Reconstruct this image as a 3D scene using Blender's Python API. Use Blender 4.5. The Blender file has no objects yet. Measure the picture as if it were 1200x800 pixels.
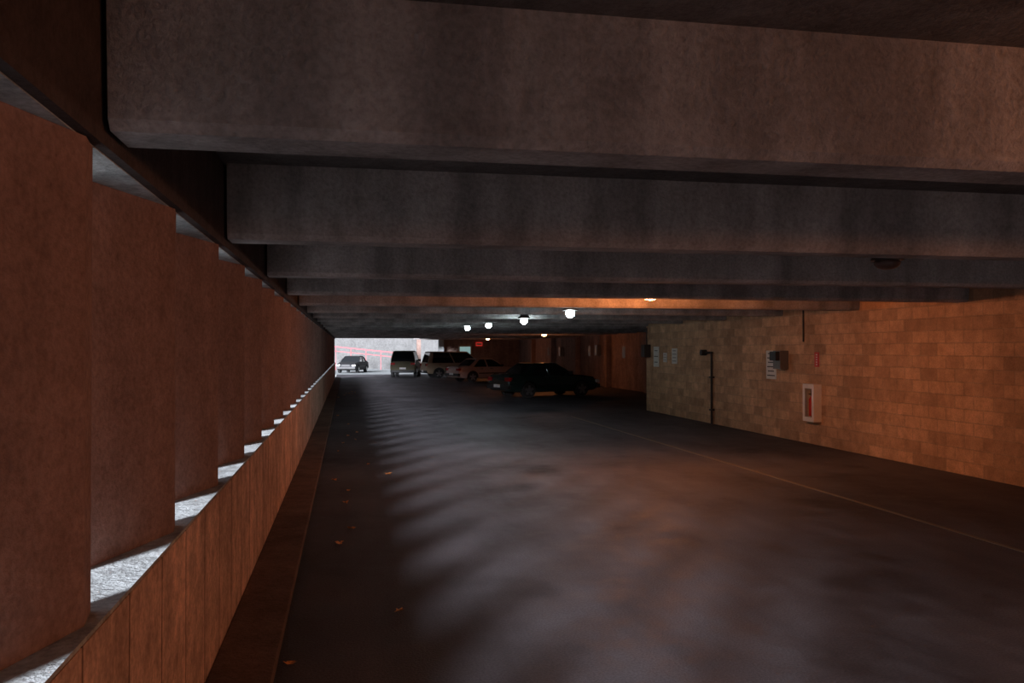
import bpy, bmesh, math, random
from mathutils import Vector, Matrix
random.seed(4)
D=bpy.data; C=bpy.context; S=C.scene
S.view_settings.view_transform='Standard'
S.view_settings.look='None'
S.view_settings.exposure=0.0

# ---------------------------------------------------------------- materials
def newmat(n):
    m=D.materials.new(n); m.use_nodes=True
    nt=m.node_tree; b=nt.nodes['Principled BSDF']
    return m,nt,b
def simple(n,col,rough=.6,metal=0,emit=None,es=0,coat=0):
    m,nt,b=newmat(n)
    tc=nt.nodes.new('ShaderNodeTexCoord'); nz=nt.nodes.new('ShaderNodeTexNoise')
    nz.inputs['Scale'].default_value=9; nz.inputs['Detail'].default_value=4
    nt.links.new(tc.outputs['Object'],nz.inputs['Vector'])
    mx=nt.nodes.new('ShaderNodeMix'); mx.data_type='RGBA'
    mx.inputs[6].default_value=(*[c*.82 for c in col],1); mx.inputs[7].default_value=(*[min(1,c*1.12) for c in col],1)
    nt.links.new(nz.outputs['Fac'],mx.inputs[0]); nt.links.new(mx.outputs[2],b.inputs['Base Color'])
    b.inputs['Roughness'].default_value=rough; b.inputs['Metallic'].default_value=metal
    b.inputs['Coat Weight'].default_value=coat
    if emit:
        b.inputs['Emission Color'].default_value=(*emit,1); b.inputs['Emission Strength'].default_value=es
    return m
def ramp(nt,src,p0,p1,c0=(0,0,0,1),c1=(1,1,1,1)):
    r=nt.nodes.new('ShaderNodeValToRGB'); r.color_ramp.elements[0].position=p0; r.color_ramp.elements[1].position=p1
    r.color_ramp.elements[0].color=c0; r.color_ramp.elements[1].color=c1
    nt.links.new(src,r.inputs[0]); return r.outputs[0]
def noise(nt,tc,scale,vec=(1,1,1),detail=5,rough=.6):
    mp=nt.nodes.new('ShaderNodeMapping'); mp.inputs['Scale'].default_value=vec
    nt.links.new(tc,mp.inputs['Vector'])
    n=nt.nodes.new('ShaderNodeTexNoise'); n.inputs['Scale'].default_value=scale; n.inputs['Detail'].default_value=detail
    n.inputs['Roughness'].default_value=rough
    nt.links.new(mp.outputs[0],n.inputs['Vector']); return n.outputs['Fac']
def mixc(nt,fac,a,b,mode='MIX'):
    mx=nt.nodes.new('ShaderNodeMix'); mx.data_type='RGBA'; mx.blend_type=mode
    for v,i in ((fac,0),(a,6),(b,7)):
        if hasattr(v,'is_linked') : nt.links.new(v,mx.inputs[i])
        elif isinstance(v,(int,float)): mx.inputs[i].default_value=v
        else: mx.inputs[i].default_value=(*v,1)
    return mx.outputs[2]
def concrete(n,col,dark=.5,streak=.5,joint=None,rough=.88,pits=.5,med_lo=.62,sts=1.6,stz=.25):
    m,nt,b=newmat(n); tc=nt.nodes.new('ShaderNodeTexCoord').outputs['Object']
    big=noise(nt,tc,.9,detail=6); fine=noise(nt,tc,38,detail=3)
    med=noise(nt,tc,6,detail=8,rough=.75)
    st=noise(nt,tc,sts,(1.4,1.4,stz),detail=5,rough=.6)
    c=mixc(nt,ramp(nt,big,.3,.7),[x*dark for x in col],col)
    c=mixc(nt,1.0,c,ramp(nt,st,.38,.62,(1-streak,1-streak,1-streak,1),(1,1,1,1)),'MULTIPLY')
    c=mixc(nt,.7,c,ramp(nt,med,.35,.6,(med_lo,med_lo*.97,med_lo*.94,1),(1.12,1.12,1.12,1)),'MULTIPLY')
    c=mixc(nt,.6,c,ramp(nt,fine,.3,.62,(.6,.6,.6,1),(1.1,1.1,1.1,1)),'MULTIPLY')
    vo=nt.nodes.new('ShaderNodeTexVoronoi'); vo.inputs['Scale'].default_value=11
    nt.links.new(tc,vo.inputs['Vector'])
    c=mixc(nt,pits,c,ramp(nt,vo.outputs['Distance'],.03,.08,(.35,.3,.28,1),(1,1,1,1)),'MULTIPLY')
    if joint:
        sx=nt.nodes.new('ShaderNodeSeparateXYZ'); nt.links.new(tc,sx.inputs[0])
        md=nt.nodes.new('ShaderNodeMath'); md.operation='PINGPONG'; md.inputs[1].default_value=joint/2
        wob=nt.nodes.new('ShaderNodeMath'); wob.operation='MULTIPLY_ADD'; wob.inputs[1].default_value=.05
        nt.links.new(big,wob.inputs[0]); nt.links.new(sx.outputs['Y'],wob.inputs[2])
        nt.links.new(wob.outputs[0],md.inputs[0])
        c=mixc(nt,1.0,c,ramp(nt,md.outputs[0],.004,.013,(.3,.27,.25,1),(1,1,1,1)),'MULTIPLY')
    nt.links.new(c,b.inputs['Base Color']); b.inputs['Roughness'].default_value=rough
    b.inputs['Specular IOR Level'].default_value=.2
    bp=nt.nodes.new('ShaderNodeBump'); bp.inputs['Strength'].default_value=.5; bp.inputs['Distance'].default_value=.02
    ad=nt.nodes.new('ShaderNodeMath'); ad.operation='ADD'; nt.links.new(fine,ad.inputs[0]); nt.links.new(med,ad.inputs[1])
    nt.links.new(ad.outputs[0],bp.inputs['Height']); nt.links.new(bp.outputs[0],b.inputs['Normal'])
    return m
def blockmat(n,col,mortar):
    m,nt,b=newmat(n); tc=nt.nodes.new('ShaderNodeTexCoord').outputs['Object']
    sx=nt.nodes.new('ShaderNodeSeparateXYZ'); nt.links.new(tc,sx.inputs[0])
    cb=nt.nodes.new('ShaderNodeCombineXYZ'); nt.links.new(sx.outputs['Y'],cb.inputs[0]); nt.links.new(sx.outputs['Z'],cb.inputs[1])
    br=nt.nodes.new('ShaderNodeTexBrick'); nt.links.new(cb.outputs[0],br.inputs['Vector'])
    br.inputs['Scale'].default_value=1; br.inputs['Brick Width'].default_value=.41; br.inputs['Row Height'].default_value=.205
    br.inputs['Mortar Size'].default_value=.009; br.inputs['Mortar Smooth'].default_value=.35; br.inputs['Bias'].default_value=-.35
    br.inputs['Color1'].default_value=(*col,1); br.inputs['Color2'].default_value=(*[x*.5 for x in col],1)
    br.inputs['Mortar'].default_value=(*mortar,1)
    big=noise(nt,tc,.7,detail=6); med=noise(nt,tc,5,detail=8,rough=.75)
    c=mixc(nt,.8,br.outputs['Color'],ramp(nt,big,.3,.65,(.5,.47,.45,1),(1,1,1,1)),'MULTIPLY')
    c=mixc(nt,.7,c,ramp(nt,med,.35,.6,(.6,.58,.55,1),(1.1,1.1,1.1,1)),'MULTIPLY')
    fine=noise(nt,tc,45,detail=3)
    c=mixc(nt,.5,c,ramp(nt,fine,.3,.6,(.6,.6,.6,1),(1.1,1.1,1.1,1)),'MULTIPLY')
    nt.links.new(c,b.inputs['Base Color']); b.inputs['Roughness'].default_value=.8
    b.inputs['Specular IOR Level'].default_value=.3
    bp=nt.nodes.new('ShaderNodeBump'); bp.inputs['Strength'].default_value=.8; bp.inputs['Distance'].default_value=.015; bp.invert=True
    nt.links.new(br.outputs['Fac'],bp.inputs['Height']); nt.links.new(bp.outputs[0],b.inputs['Normal'])
    return m
def floormat(n,col):
    m,nt,b=newmat(n); tc=nt.nodes.new('ShaderNodeTexCoord').outputs['Object']
    big=noise(nt,tc,.35,detail=7); st=noise(nt,tc,.8,(1.6,.35,1),detail=6); fine=noise(nt,tc,60,detail=2)
    med=noise(nt,tc,3,detail=8,rough=.75)
    c=mixc(nt,ramp(nt,big,.32,.68),[x*.65 for x in col],[x*1.3 for x in col])
    c=mixc(nt,.7,c,ramp(nt,st,.35,.6,(.6,.58,.58,1),(1.05,1.05,1.05,1)),'MULTIPLY')
    c=mixc(nt,.7,c,ramp(nt,med,.35,.62,(.6,.6,.6,1),(1.15,1.15,1.15,1)),'MULTIPLY')
    c=mixc(nt,.6,c,ramp(nt,fine,.35,.65,(.55,.55,.55,1),(1.25,1.25,1.25,1)),'MULTIPLY')
    oil=noise(nt,tc,.55,detail=2)
    c=mixc(nt,.8,c,ramp(nt,oil,.28,.4,(.35,.33,.33,1),(1,1,1,1)),'MULTIPLY')
    nt.links.new(c,b.inputs['Base Color'])
    rr=ramp(nt,med,.3,.7,(.5,.5,.5,1),(.85,.85,.85,1)); nt.links.new(rr,b.inputs['Roughness'])
    b.inputs['Specular IOR Level'].default_value=.2
    bp=nt.nodes.new('ShaderNodeBump'); bp.inputs['Strength'].default_value=.4; bp.inputs['Distance'].default_value=.01
    nt.links.new(fine,bp.inputs['Height']); nt.links.new(bp.outputs[0],b.inputs['Normal'])
    return m

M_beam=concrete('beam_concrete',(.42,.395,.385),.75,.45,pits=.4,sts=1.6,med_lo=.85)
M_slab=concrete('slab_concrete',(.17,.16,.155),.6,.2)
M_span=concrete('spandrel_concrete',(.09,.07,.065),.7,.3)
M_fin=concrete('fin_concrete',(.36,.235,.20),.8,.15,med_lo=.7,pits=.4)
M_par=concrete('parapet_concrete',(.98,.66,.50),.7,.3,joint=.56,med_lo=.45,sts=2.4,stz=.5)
M_sill_soffit=concrete('sill_lit_soffit_concrete',(.56,.60,.60),.6,.0,pits=.9,med_lo=.4)
M_curb=concrete('curb_concrete',(.22,.15,.12),.6,.2)
M_out=concrete('outdoor_concrete',(.40,.43,.43),.8,.2)
M_wallo=concrete('retaining_wall_concrete',(.17,.17,.165),.85,.15,stz=1)
M_far=concrete('far_wall_concrete',(.36,.25,.21),.7,.25)
M_block=blockmat('painted_block',(.74,.47,.28),(.60,.42,.27))
M_floor=floormat('asphalt',(.098,.092,.100))
M_yel=simple('worn_paint',(.14,.115,.075),.8)
M_dark=simple('dark_metal',(.03,.03,.03),.5,.4)
M_grey=simple('grey_metal',(.18,.17,.16),.45,.6)
M_white=simple('white_enamel',(.75,.72,.68),.5)
M_red=simple('red_enamel',(.55,.03,.02),.4)
M_rail=simple('faded_red_paint',(.38,.09,.10),.6)
M_sign=simple('sign_white',(.7,.7,.66),.5)
M_ink=simple('sign_ink',(.05,.05,.05),.6)
M_rubber=simple('rubber',(.02,.02,.02),.85)
M_chrome=simple('wheel_alloy',(.45,.45,.45),.3,.9)
M_glass=simple('car_glass',(.012,.014,.016),.06,0,coat=.5)
M_leaf=simple('dry_leaf',(.75,.32,.09),.7)
M_tail=simple('tail_lamp',(.35,.01,.01),.2,0,coat=.5)
M_lampglass=simple('headlamp_glass',(.6,.6,.6),.15,.2)
M_plate=simple('licence_plate',(.75,.75,.75),.5)
M_orange=simple('sodium_lens',(1,.6,.3),.4,0,(1,.50,.22),26)
M_cool=simple('mercury_lens',(.9,1,1),.4,0,(.75,.95,1),110)
M_off=simple('unlit_lens',(.10,.06,.05),.3)

# ---------------------------------------------------------------- helpers
def obj(name,bm,mats,parent=None,smooth=False):
    me=D.meshes.new(name); bm.normal_update(); bm.to_mesh(me); bm.free()
    for m in (mats if isinstance(mats,(list,tuple)) else [mats]): me.materials.append(m)
    o=D.objects.new(name,me); C.collection.objects.link(o)
    if smooth:
        for p in me.polygons: p.use_smooth=True
    if parent: o.parent=parent
    return o
def addbox(bm,x0,x1,y0,y1,z0,z1,mi=0,M=None):
    vs=[bm.verts.new(Vector((x,y,z))) for z in (z0,z1) for x,y in ((x0,y0),(x1,y0),(x1,y1),(x0,y1))]
    if M:
        for v in vs: v.co=M@v.co
    for f in ((3,2,1,0),(4,5,6,7),(0,1,5,4),(1,2,6,5),(2,3,7,6),(3,0,4,7)):
        fc=bm.faces.new([vs[i] for i in f]); fc.material_index=mi
    return vs
def box(name,x0,x1,y0,y1,z0,z1,mat,parent=None,bev=0):
    bm=bmesh.new(); addbox(bm,x0,x1,y0,y1,z0,z1)
    if bev: bmesh.ops.bevel(bm,geom=bm.edges[:],offset=bev,segments=2,affect='EDGES',profile=.7)
    return obj(name,bm,mat,parent)
def prism(bm,pts,axis,a,b,mi=0):
    def P(p,t):
        return {'X':(t,p[0],p[1]),'Y':(p[0],t,p[1]),'Z':(p[0],p[1],t)}[axis]
    A=[bm.verts.new(P(p,a)) for p in pts]; B=[bm.verts.new(P(p,b)) for p in pts]
    n=len(pts); fs=[bm.faces.new(A),bm.faces.new(B[::-1])]
    for i in range(n): fs.append(bm.faces.new([A[i],B[i],B[(i+1)%n],A[(i+1)%n]]))
    for f in fs: f.material_index=mi
    bmesh.ops.recalc_face_normals(bm,faces=fs)
def cyl(bm,p,axis,r0,r1,depth,seg=24,mi=0):
    R={'X':Matrix.Rotation(math.pi/2,4,'Y'),'Y':Matrix.Rotation(-math.pi/2,4,'X'),'Z':Matrix()}[axis]
    ret=bmesh.ops.create_cone(bm,cap_ends=True,segments=seg,radius1=r0,radius2=r1,depth=depth,matrix=Matrix.Translation(p)@R)
    for v in ret['verts']:
        for f in v.link_faces: f.material_index=mi
def empty(name,loc=(0,0,0),rz=0):
    e=D.objects.new(name,None); e.location=loc; e.rotation_euler=(0,0,rz); e.empty_display_size=.2
    C.collection.objects.link(e); return e

# ---------------------------------------------------------------- shell
XL=-.78; XR=9.4; Y0=-9; YE=58.0; ZB=2.68; ZS=3.17
box('floor',-.80,13.5,Y0,67,-.3,0,M_floor)
bm=bmesh.new(); addbox(bm,-14,14,67,92,-.3,-.003); addbox(bm,-14,-1.3,Y0-4,67,-.3,-.003)
obj('ground_outdoor',bm,M_out)
bm=bmesh.new()
addbox(bm,-1.30,XL,Y0,YE,-.3,1.055,0); addbox(bm,-1.32,XL-.004,Y0,YE,1.055,1.07,1)
obj('wall_left',bm,[M_par,M_sill_soffit])
box('curb',XL+.002,-.42,Y0,YE,0,.09,M_curb,bev=.012)
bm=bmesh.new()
addbox(bm,-1.30,XL-.02,Y0,YE,2.634,3.45,0); addbox(bm,-1.30,XL-.06,Y0,YE,2.63,2.634,1)  # thin underside plate in paler concrete: daylight on the soffit painted as colour
obj('wall_left_spandrel',bm,[M_span,M_sill_soffit])
# slanted fins with a chamfered leading edge
bm=bmesh.new(); a=math.radians(17); d=Vector((math.sin(a),math.cos(a))); nrm=Vector((-math.cos(a),math.sin(a)))
k=-7
Ln=.92; th=.17
while True:
    yc=3.02+1.43*k
    if yc>YE-.1: break
    P=Vector((XL-.01,yc))
    b0=math.radians(-9); dd=Vector((math.sin(b0),math.cos(b0)))
    c1a=P-d*.10; c1m=c1a+dd*.17; c2=P-d*Ln+Vector((.0,0)); c3=c2+nrm*th*.7; c4=P+nrm*th
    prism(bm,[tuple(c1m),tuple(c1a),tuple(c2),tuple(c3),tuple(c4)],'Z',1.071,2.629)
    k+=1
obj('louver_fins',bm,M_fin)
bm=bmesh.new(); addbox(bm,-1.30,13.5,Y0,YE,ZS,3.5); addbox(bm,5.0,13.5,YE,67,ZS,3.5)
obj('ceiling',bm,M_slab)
kk=-4
while True:
    y=3.02+2.85*kk
    if y>66: break
    x0=XL-.0 if y<YE-.4 else 5.0
    x1=XR-.001 if y<25.4 else 13.0
    bm=bmesh.new()
    prism(bm,[(y-.03,ZS),(y,ZB+.035),(y+.03,ZB),(y+.27,ZB),(y+.30,ZB+.035),(y+.33,ZS)],'X',x0,x1)
    obj('ceiling_beam',bm,M_beam); kk+=1
wr_=box('wall_right',XR,XR+.3,Y0,26.0,0,ZS,M_block)
box('wall_right_return',XR+.3,13.3,25.8,26.0,0,ZS,M_block)
box('wall_right_recess',13.3,13.5,25.8,67,0,ZS,M_far)
box('wall_far',7.1,13.3,66.0,66.3,0,ZS,M_far)
box('retaining_wall',-14,14,86,86.5,-.3,7,M_wallo)
for y in range(30,66,6): box('pilaster',13.02,13.298,y,y+.4,0,2.675,M_far)
box('concrete_column',6.9,7.3,65.4,65.9,0,2.67,M_out,bev=.02)
box('concrete_column',5.1,5.4,63.9,64.3,0,2.67,M_far,bev=.02)
e=empty('door_1',(9.0,65.96,0))
box('frame',-.55,.55,-.03,.03,0,2.3,M_grey,e)
box('lit_glass',-.42,.42,-.06,-.031,.9,2.15,simple('lit_glass',(.5,.7,.7),.3,0,(.45,.8,.8),.35),e)
box('kick_panel',-.42,.42,-.05,-.031,.1,.8,M_dark,e)
e=empty('exit_sign',(10.1,65.9,2.35))
box('sign_case',-.25,.25,-.04,.06,-.15,.15,simple('exit_red',(.6,.03,.03),.4,0,(1,.05,.04),.3),e)
box('legend',-.2,.2,-.05,-.041,-.06,.06,M_white,e)
box('parking_line',6.37,6.43,6,24,.0,.004,M_yel)

# ---------------------------------------------------------------- wall things
def on_wall(name,y,z): return empty(name,(XR,y,z))
e=on_wall('fire_extinguisher_cabinet',15.95,.86)
bm=bmesh.new(); w=.21;h=.38
addbox(bm,-.16,0,-w,w,-h,-h+.05); addbox(bm,-.16,0,-w,w,h-.05,h); addbox(bm,-.16,0,-w,-w+.04,-h+.05,h-.05); addbox(bm,-.16,0,w-.04,w,-h+.05,h-.05); addbox(bm,-.02,0,-w+.04,w-.04,-h+.05,h-.05,1)
obj('case',bm,[M_white,M_dark],e)
bm=bmesh.new()
addbox(bm,-.175,-.16,-w,w,-h,-h+.09); addbox(bm,-.175,-.16,-w,w,h-.09,h); addbox(bm,-.175,-.16,-w,-w+.08,-h+.09,h-.09); addbox(bm,-.175,-.16,w-.08,w,-h+.09,h-.09)
obj('door_frame',bm,M_white,e)
bm=bmesh.new(); cyl(bm,(-.09,0,-.1),'Z',.06,.06,.34,mi=0); cyl(bm,(-.09,0,.1),'Z',.06,.025,.06); cyl(bm,(-.09,0,.15),'Z',.02,.02,.06,mi=1); addbox(bm,-.16,-.07,-.01,.01,.165,.185,1)
obj('extinguisher',bm,[M_red,M_dark],e,True)
e=on_wall('fire_extinguisher_sign',15.9,1.74)
box('plate',-.012,0,-.08,.08,-.15,.15,M_red,e)
bm=bmesh.new()
for i in range(5): addbox(bm,-.016,-.012,-.02,.02,.1-i*.05-.012,.1-i*.05+.008)
obj('lettering',bm,M_sign,e)
def notice(y,z,w,h,col=M_sign,name='wall_sign',rows=6):
    e=on_wall(name,y,z)
    box('panel',-.015,0,-w/2,w/2,-h/2,h/2,col,e)
    bm=bmesh.new()
    for i in range(rows):
        zz=h/2-h*(i+.7)/(rows+.5); ww=w*(.38 if i%2 else .3)
        addbox(bm,-.019,-.015,-ww,ww,zz-h*.018,zz+h*.02)
    obj('text_rows',bm,M_ink,e)
notice(17.8,1.60,.45,.64)
notice(23.6,1.75,.4,.45,rows=4); notice(25.1,1.72,.45,.62,rows=3); notice(24.35,1.7,.28,.28,rows=3)
e=on_wall('electrical_box',17.2,1.72)
box('case',-.2,0,-.16,.16,-.2,.2,M_grey,e,bev=.01)
box('hood',-.3,-.2,-.14,.14,-.02,.18,M_dark,e,bev=.02)
e=on_wall('conduit_pipe',20.9,0)
bm=bmesh.new(); cyl(bm,(-.06,0,.93),'Z',.03,.03,1.86,14); cyl(bm,(-.06,.2,1.86),'Y',.03,.03,.46,14); cyl(bm,(-.09,.45,1.86),'X',.08,.08,.15,18)
for z in (.35,1.2): addbox(bm,-.11,-.002,-.06,.06,z,z+.04)
obj('pipe',bm,M_dark,e)
bm=bmesh.new(); cyl(bm,(XR-.018,16.4,2.635),'Z',.018,.018,1.06,12); obj('conduit',bm,M_dark,wr_)
e=on_wall('junction_box',25.75,1.9)
box('case',-.22,0,-.15,.15,-.2,.2,M_dark,e,bev=.01)
bm=bmesh.new(); cyl(bm,(-.08,0,.45),'Z',.02,.02,.55,10); obj('conduit',bm,M_dark,e)
for y,z in ((34,1.9),(44,1.9),(52,1.8)):
    e=empty('electrical_box',(13.3,y,z)); box('case',-.25,0,-.2,.2,-.28,.28,M_grey,e,bev=.01)
    bm=bmesh.new(); cyl(bm,(-.1,0,.5),'Z',.025,.025,.5,10); obj('conduit',bm,M_grey,e)
for y,z in ((40,1.8),(46,1.85),(56,1.8)):
    e=empty('wall_sign',(13.3,y,z)); box('panel',-.02,0,-.22,.22,-.28,.28,M_grey,e)

# ---------------------------------------------------------------- ceiling lamps
def lamp(x,y,z,kind,power):
    e=empty('ceiling_lamp',(x,y,z))
    bm=bmesh.new(); cyl(bm,(0,0,(ZS-z+.16)/2),'Z',.02,.02,ZS-z-.16,12); cyl(bm,(0,0,.13),'Z',.13,.07,.1,28); cyl(bm,(0,0,ZS-z-.02),'Z',.07,.07,.04,20)
    cyl(bm,(0,0,.07),'Z',.15,.14,.03,28)
    obj('housing',bm,M_grey,e)
    bm=bmesh.new(); bmesh.ops.create_uvsphere(bm,u_segments=24,v_segments=12,radius=.12 if kind!='cool' else .08)
    for v in bm.verts: v.co.z*=.5 if kind!='cool' else 1
    bmesh.ops.translate(bm,verts=bm.verts,vec=(0,0,.03 if kind!='cool' else 0.0))
    obj('lens',bm,{'orange':M_orange,'cool':M_cool,'off':M_off}[kind],e,True)
    if power:
        l=D.lights.new('bulb','POINT'); l.energy=power; l.shadow_soft_size=.1
        l.color=(1,.30,.085) if kind=='orange' else (.7,.95,1)
        o=D.objects.new('bulb',l); C.collection.objects.link(o); o.parent=e; o.location=(0,0,-.16 if kind=='cool' else -.09)
lamp(4.75,12.95,2.76,'orange',215)
for x,y in ((4.1,15.5),(4.1,19.75),(3.9,23.7),(3.7,26.6)): lamp(x,y,2.62,'cool',1.5)
lamp(5.05,7.3,2.74,'off',0)
lamp(5.2,1.5,2.74,'orange',150)
lamp(5.2,-4.2,2.74,'orange',80)
lamp(9.5,40.9,2.62,'orange',70)
lamp(9.5,58.0,2.62,'orange',50)

# ---------------------------------------------------------------- vehicles
def loft(bm,rings,mi=0):
    R=[[bm.verts.new(p) for p in r] for r in rings]; n=len(R[0]); fs=[]
    for i in range(len(R)-1):
        for j in range(n):
            fs.append(bm.faces.new([R[i][j],R[i][(j+1)%n],R[i+1][(j+1)%n],R[i+1][j]]))
    fs.append(bm.faces.new(R[0][::-1])); fs.append(bm.faces.new(R[-1]))
    for f in fs: f.material_index=mi
    bmesh.ops.recalc_face_normals(bm,faces=fs)
def vehicle(name,loc,heading,paint,st,gh,wx,wr=.31,hw=.86,roofz=1.4,belt=.93,plate_z=.6):
    e=empty(name,loc,heading)
    bm=bmesh.new(); rings=[]
    for x,zb,zt,w in st:
        zm=(zb+zt)/2
        half=[(w-.14,zb),(w-.03,zb+.07),(w,zm-.02),(w-.005,zm+.06),(w-.05,zt-.07),(w-.13,zt)]
        ring=[(x,-y,z) for y,z in half]+[(x,0,zt+.02)]+[(x,y,z) for y,z in half[::-1]]+[(x,0,zb)]
        rings.append(ring)
    loft(bm,rings)
    body=obj('body',bm,[paint,M_dark],None,True)
    bm=bmesh.new()
    for x in wx: cyl(bm,(x,0,wr),'Y',wr+.07,wr+.07,3,32)
    cut=obj('cut',bm,M_dark)
    md=body.modifiers.new('b','BOOLEAN'); md.operation='DIFFERENCE'; md.object=cut; md.solver='EXACT'
    C.view_layer.update()
    ev=body.evaluated_get(C.evaluated_depsgraph_get()); me=D.meshes.new_from_object(ev)
    body.modifiers.clear(); body.data=me; D.objects.remove(cut); body.parent=e
    for p in me.polygons: p.use_smooth=False
    x0=wx[0]-wr-.1; x1=wx[1]+wr+.1
    box('underbody',x0,x1,-hw+.3,hw-.3,st[3][1]+.0,belt-.12,M_dark,e)
    a0,a1,a2,a3=gh; wb=hw-.08; wt=hw-.24; zr=roofz-.05
    lv=lambda t:(a0+(a1-a0)*t,a3+(a2-a3)*t,wb+(wt-wb)*t,belt-.02+(zr-belt+.02)*t)
    bm=bmesh.new(); rings=[]
    for t in (0,.5,1):
        xr,xf,w,z=lv(t); b=.02*math.sin(t*math.pi)
        rings.append([(xr,-w-b,z),(xf,-w-b,z),(xf,w+b,z),(xr,w+b,z)])
    loft(bm,rings); obj('glasshouse',bm,M_glass,e)
    bm=bmesh.new(); r=[]
    r.append([(a1-.05,-wt-.02,zr-.02),(a2+.05,-wt-.02,zr-.02),(a2+.05,wt+.02,zr-.02),(a1-.05,wt+.02,zr-.02)])
    r.append([(a1,-wt+.02,zr+.03),(a2,-wt+.02,zr+.03),(a2,wt-.02,zr+.03),(a1,wt-.02,zr+.03)])
    r.append([(a1+.12,-wt+.14,roofz),(a2-.12,-wt+.14,roofz),(a2-.12,wt-.14,roofz),(a1+.12,wt-.14,roofz)])
    loft(bm,r)
    def pillar(xb,xt,w0,w1):
        for s in (-1,1):
            yb=wb*s; yt=wt*s; o=.028*s
            pts=[]
            for (x,ww,y,z) in ((xb,w0,yb,belt-.03),((xb+xt)/2,(w0+w1)/2,(yb+yt)/2+.02*s,(belt+zr)/2),(xt,w1,yt,zr)):
                pts.append([(x-ww,y+o,z),(x+ww,y+o,z),(x+ww,y-o*1.2,z),(x-ww,y-o*1.2,z)])
            loft(bm,pts)
    pillar(a3-.04,a2-.02,.045,.04); pillar((a0+a3)/2+.02,(a1+a2)/2,.04,.035); pillar(a0+.14,a1+.1,.16,.1)
    obj('roof_and_pillars',bm,paint,e)
    for i,x in enumerate(wx):
        for s in (-1,1):
            bm=bmesh.new(); y=s*(hw-.12)
            cyl(bm,(x,y,wr),'Y',wr,wr,.2,32,0); cyl(bm,(x,y+s*.005,wr),'Y',wr*.66,wr*.66,.205,28,1)
            for q in range(5):
                an=q*2*math.pi/5; Mx=Matrix.Translation((x,y+s*.105,wr))@Matrix.Rotation(an,4,'Y')
                addbox(bm,-.05,.05,-.02,.02,.03,wr*.64,2,Mx)
            cyl(bm,(x,y+s*.11,wr),'Y',.07,.07,.04,16,2)
            obj('wheel_%d'%(i*2+(s+1)//2+1),bm,[M_rubber,M_dark,M_chrome],e)
    xr=st[0][0]; xf=st[-1][0]
    box('bumper_rear',xr-.06,xr+.1,-hw+.05,hw-.05,.36,.52,M_dark,e,bev=.02)
    box('bumper_front',xf-.1,xf+.06,-hw+.06,hw-.06,.34,.50,M_dark,e,bev=.02)
    zt=st[1][2]
    for s in (-1,1):
        n='left' if s>0 else 'right'
        y0,y1=sorted((s*(hw-.36),s*(hw-.06)))
        box('tail_lamp_'+n,xr-.03,xr+.16,y0,y1,zt-.22,zt-.07,M_tail,e,bev=.01)
        box('head_lamp_'+n,xf-.18,xf+.02,y0,y1,.56,.68,M_lampglass,e,bev=.01)
        y0,y1=sorted((s*(hw-.08),s*(hw+.1)))
        box('mirror_'+n,a3-.28,a3-.16,y0,y1,belt-.0,belt+.13,M_dark,e,bev=.02)
        y0,y1=sorted((s*(hw-.012),s*(hw+.012)))
        box('side_moulding_'+n,wx[0]+wr+.1,wx[1]-wr-.1,y0,y1,.5,.56,M_dark,e)
        bm=bmesh.new()
        for hx in (a0+.75,(a0+a3)/2+.2): addbox(bm,hx,hx+.16,y0+ (.0),y1,belt-.15,belt-.12)
        obj('door_handles_'+n,bm,M_dark,e)
    box('licence_plate',xr-.085,xr-.055,-.22,.22,.43+plate_z-.6,.55+plate_z-.6,M_plate,e)
    box('grille',xf-.03,xf+.03,-.35,.35,.54,.70,M_dark,e)
    return e
sed=[(-2.25,.36,.70,.74),(-2.20,.30,.90,.80),(-2.0,.25,.96,.84),(-1.6,.22,.97,.86),(-.8,.22,.94,.86),(.2,.22,.93,.86),(.95,.22,.91,.86),(1.5,.22,.87,.85),(2.0,.24,.80,.82),(2.18,.28,.72,.78),(2.25,.36,.62,.72)]
M_pd=simple('paint_dark_green',(.018,.040,.036),.22,.3,coat=1)
M_ps=simple('paint_silver_rose',(.62,.42,.36),.3,.4,coat=.8)
M_pb=simple('paint_black',(.012,.012,.014),.7)
M_pw=simple('paint_cream',(.34,.26,.18),.5,.0)
M_pt=simple('paint_olive',(.07,.06,.028),.7)
h=math.radians(21.6)
vehicle('sedan',(8.05,34.6,0),h,M_pd,sed,(-1.55,-.95,.15,.92),(-1.32,1.32))
vehicle('sedan',(8.2,51.2,0),h,M_ps,sed,(-1.55,-.95,.15,.92),(-1.32,1.32))
vehicle('sedan',(.45,73.0,-.003),math.radians(255),M_pb,sed,(-1.55,-.95,.15,.92),(-1.32,1.32))
suv=[(-2.1,.45,.9,.80),(-2.06,.38,1.1,.86),(-1.8,.34,1.12,.9),(-1.2,.32,1.12,.9),(.2,.32,1.1,.9),(.9,.32,1.08,.9),(1.4,.34,1.05,.88),(1.9,.36,1.0,.86),(2.05,.42,.9,.82)]
vehicle('suv',(4.1,61.0,0),math.radians(80),M_pt,suv,(-2.0,-1.85,.2,.85),(-1.25,1.25),wr=.37,hw=.9,roofz=1.85,belt=1.1,plate_z=.75)
van=[(-2.2,.4,.95,.80),(-2.16,.34,1.05,.86),(-1.8,.3,1.08,.88),(-1.2,.28,1.08,.88),(.3,.28,1.06,.88),(1.1,.28,1.02,.88),(1.7,.3,.92,.85),(2.1,.33,.8,.8),(2.2,.4,.7,.74)]
vehicle('van',(7.2,58.0,0),math.radians(10),M_pw,van,(-2.1,-1.9,.7,1.55),(-1.35,1.4),wr=.33,hw=.88,roofz=1.8,belt=1.06)

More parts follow.
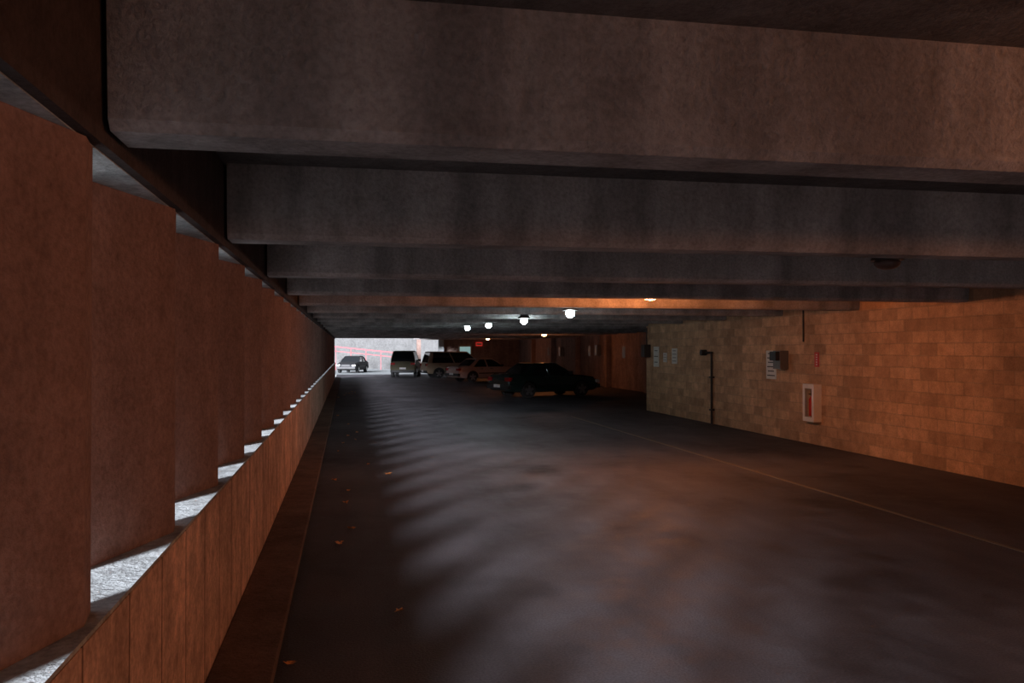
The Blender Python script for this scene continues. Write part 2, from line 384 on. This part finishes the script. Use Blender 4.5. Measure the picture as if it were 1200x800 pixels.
bm=bmesh.new()
prism(bm,[(-1.2,2.15),(4.6,1.55),(4.6,1.66),(-1.2,2.26)],'Y',82,82.06)
prism(bm,[(-1.2,1.75),(4.6,1.15),(4.6,1.22),(-1.2,1.82)],'Y',82,82.06)
for i in range(5):
    x=-1.1+i*1.4; addbox(bm,x,x+.06,82,82.08,0,2.15-.103*(x+1.2))
obj('ramp_railing',bm,M_rail)

bm=bmesh.new()
def leaf(x,y,s,z=.012):
    an=random.random()*6.28; M=Matrix.Translation((x,y,z))@Matrix.Rotation(an,4,'Z')
    pts=[]
    for i in range(11):
        t=i/10*2*math.pi; r=s*(1 if i%2 else .55)
        pts.append(bm.verts.new(M@Vector((math.cos(t)*r*1.2,math.sin(t)*r*.8,random.uniform(.0,.03)))))
    c=bm.verts.new(M@Vector((0,0,.005)))
    for i in range(10): bm.faces.new([c,pts[i],pts[i+1]])
def fl(u,v):
    zc=1950/(v-409); X=(u-407)*zc/1018.5; return X,(zc-.1894*X)/.982
for u,v,s in ((468,717,.05),(398,638,.055),(412,620,.05),(455,556,.06),(341,779,.04),(392,563,.05),(405,590,.05)):
    x,y=fl(u,v); leaf(max(x,-.36),y,s)
for i in range(16):
    leaf(random.uniform(-.36,.4),random.uniform(9,40),random.uniform(.025,.045))
obj('fallen_leaves',bm,M_leaf)

# ---------------------------------------------------------------- daylight
w=D.worlds.new('World'); S.world=w; w.use_nodes=True
nt=w.node_tree; bg=nt.nodes['Background']; bg.inputs[0].default_value=(.78,.85,1,1); bg.inputs[1].default_value=.27
for s,en in ((.70,7.0),(.54,6.2),(.38,4.2)):
    l=D.lights.new('daylight','SUN'); l.energy=en; l.angle=math.radians(8); l.color=(.88,.9,1)
    o=D.objects.new('daylight_sun',l); C.collection.objects.link(o)
    dv=Vector((.5,.866,-.5*s)); o.rotation_euler=dv.to_track_quat('-Z','Y').to_euler(); o.location=(-6,-6,8)

# ---------------------------------------------------------------- camera
cd=D.cameras.new('camera'); cd.lens=30; cd.sensor_width=36; cd.clip_end=300
co=D.objects.new('camera',cd); C.collection.objects.link(co)
co.location=(0,0,1.95); co.rotation_euler=(math.radians(90.52),0,math.radians(-10.92))
S.camera=co
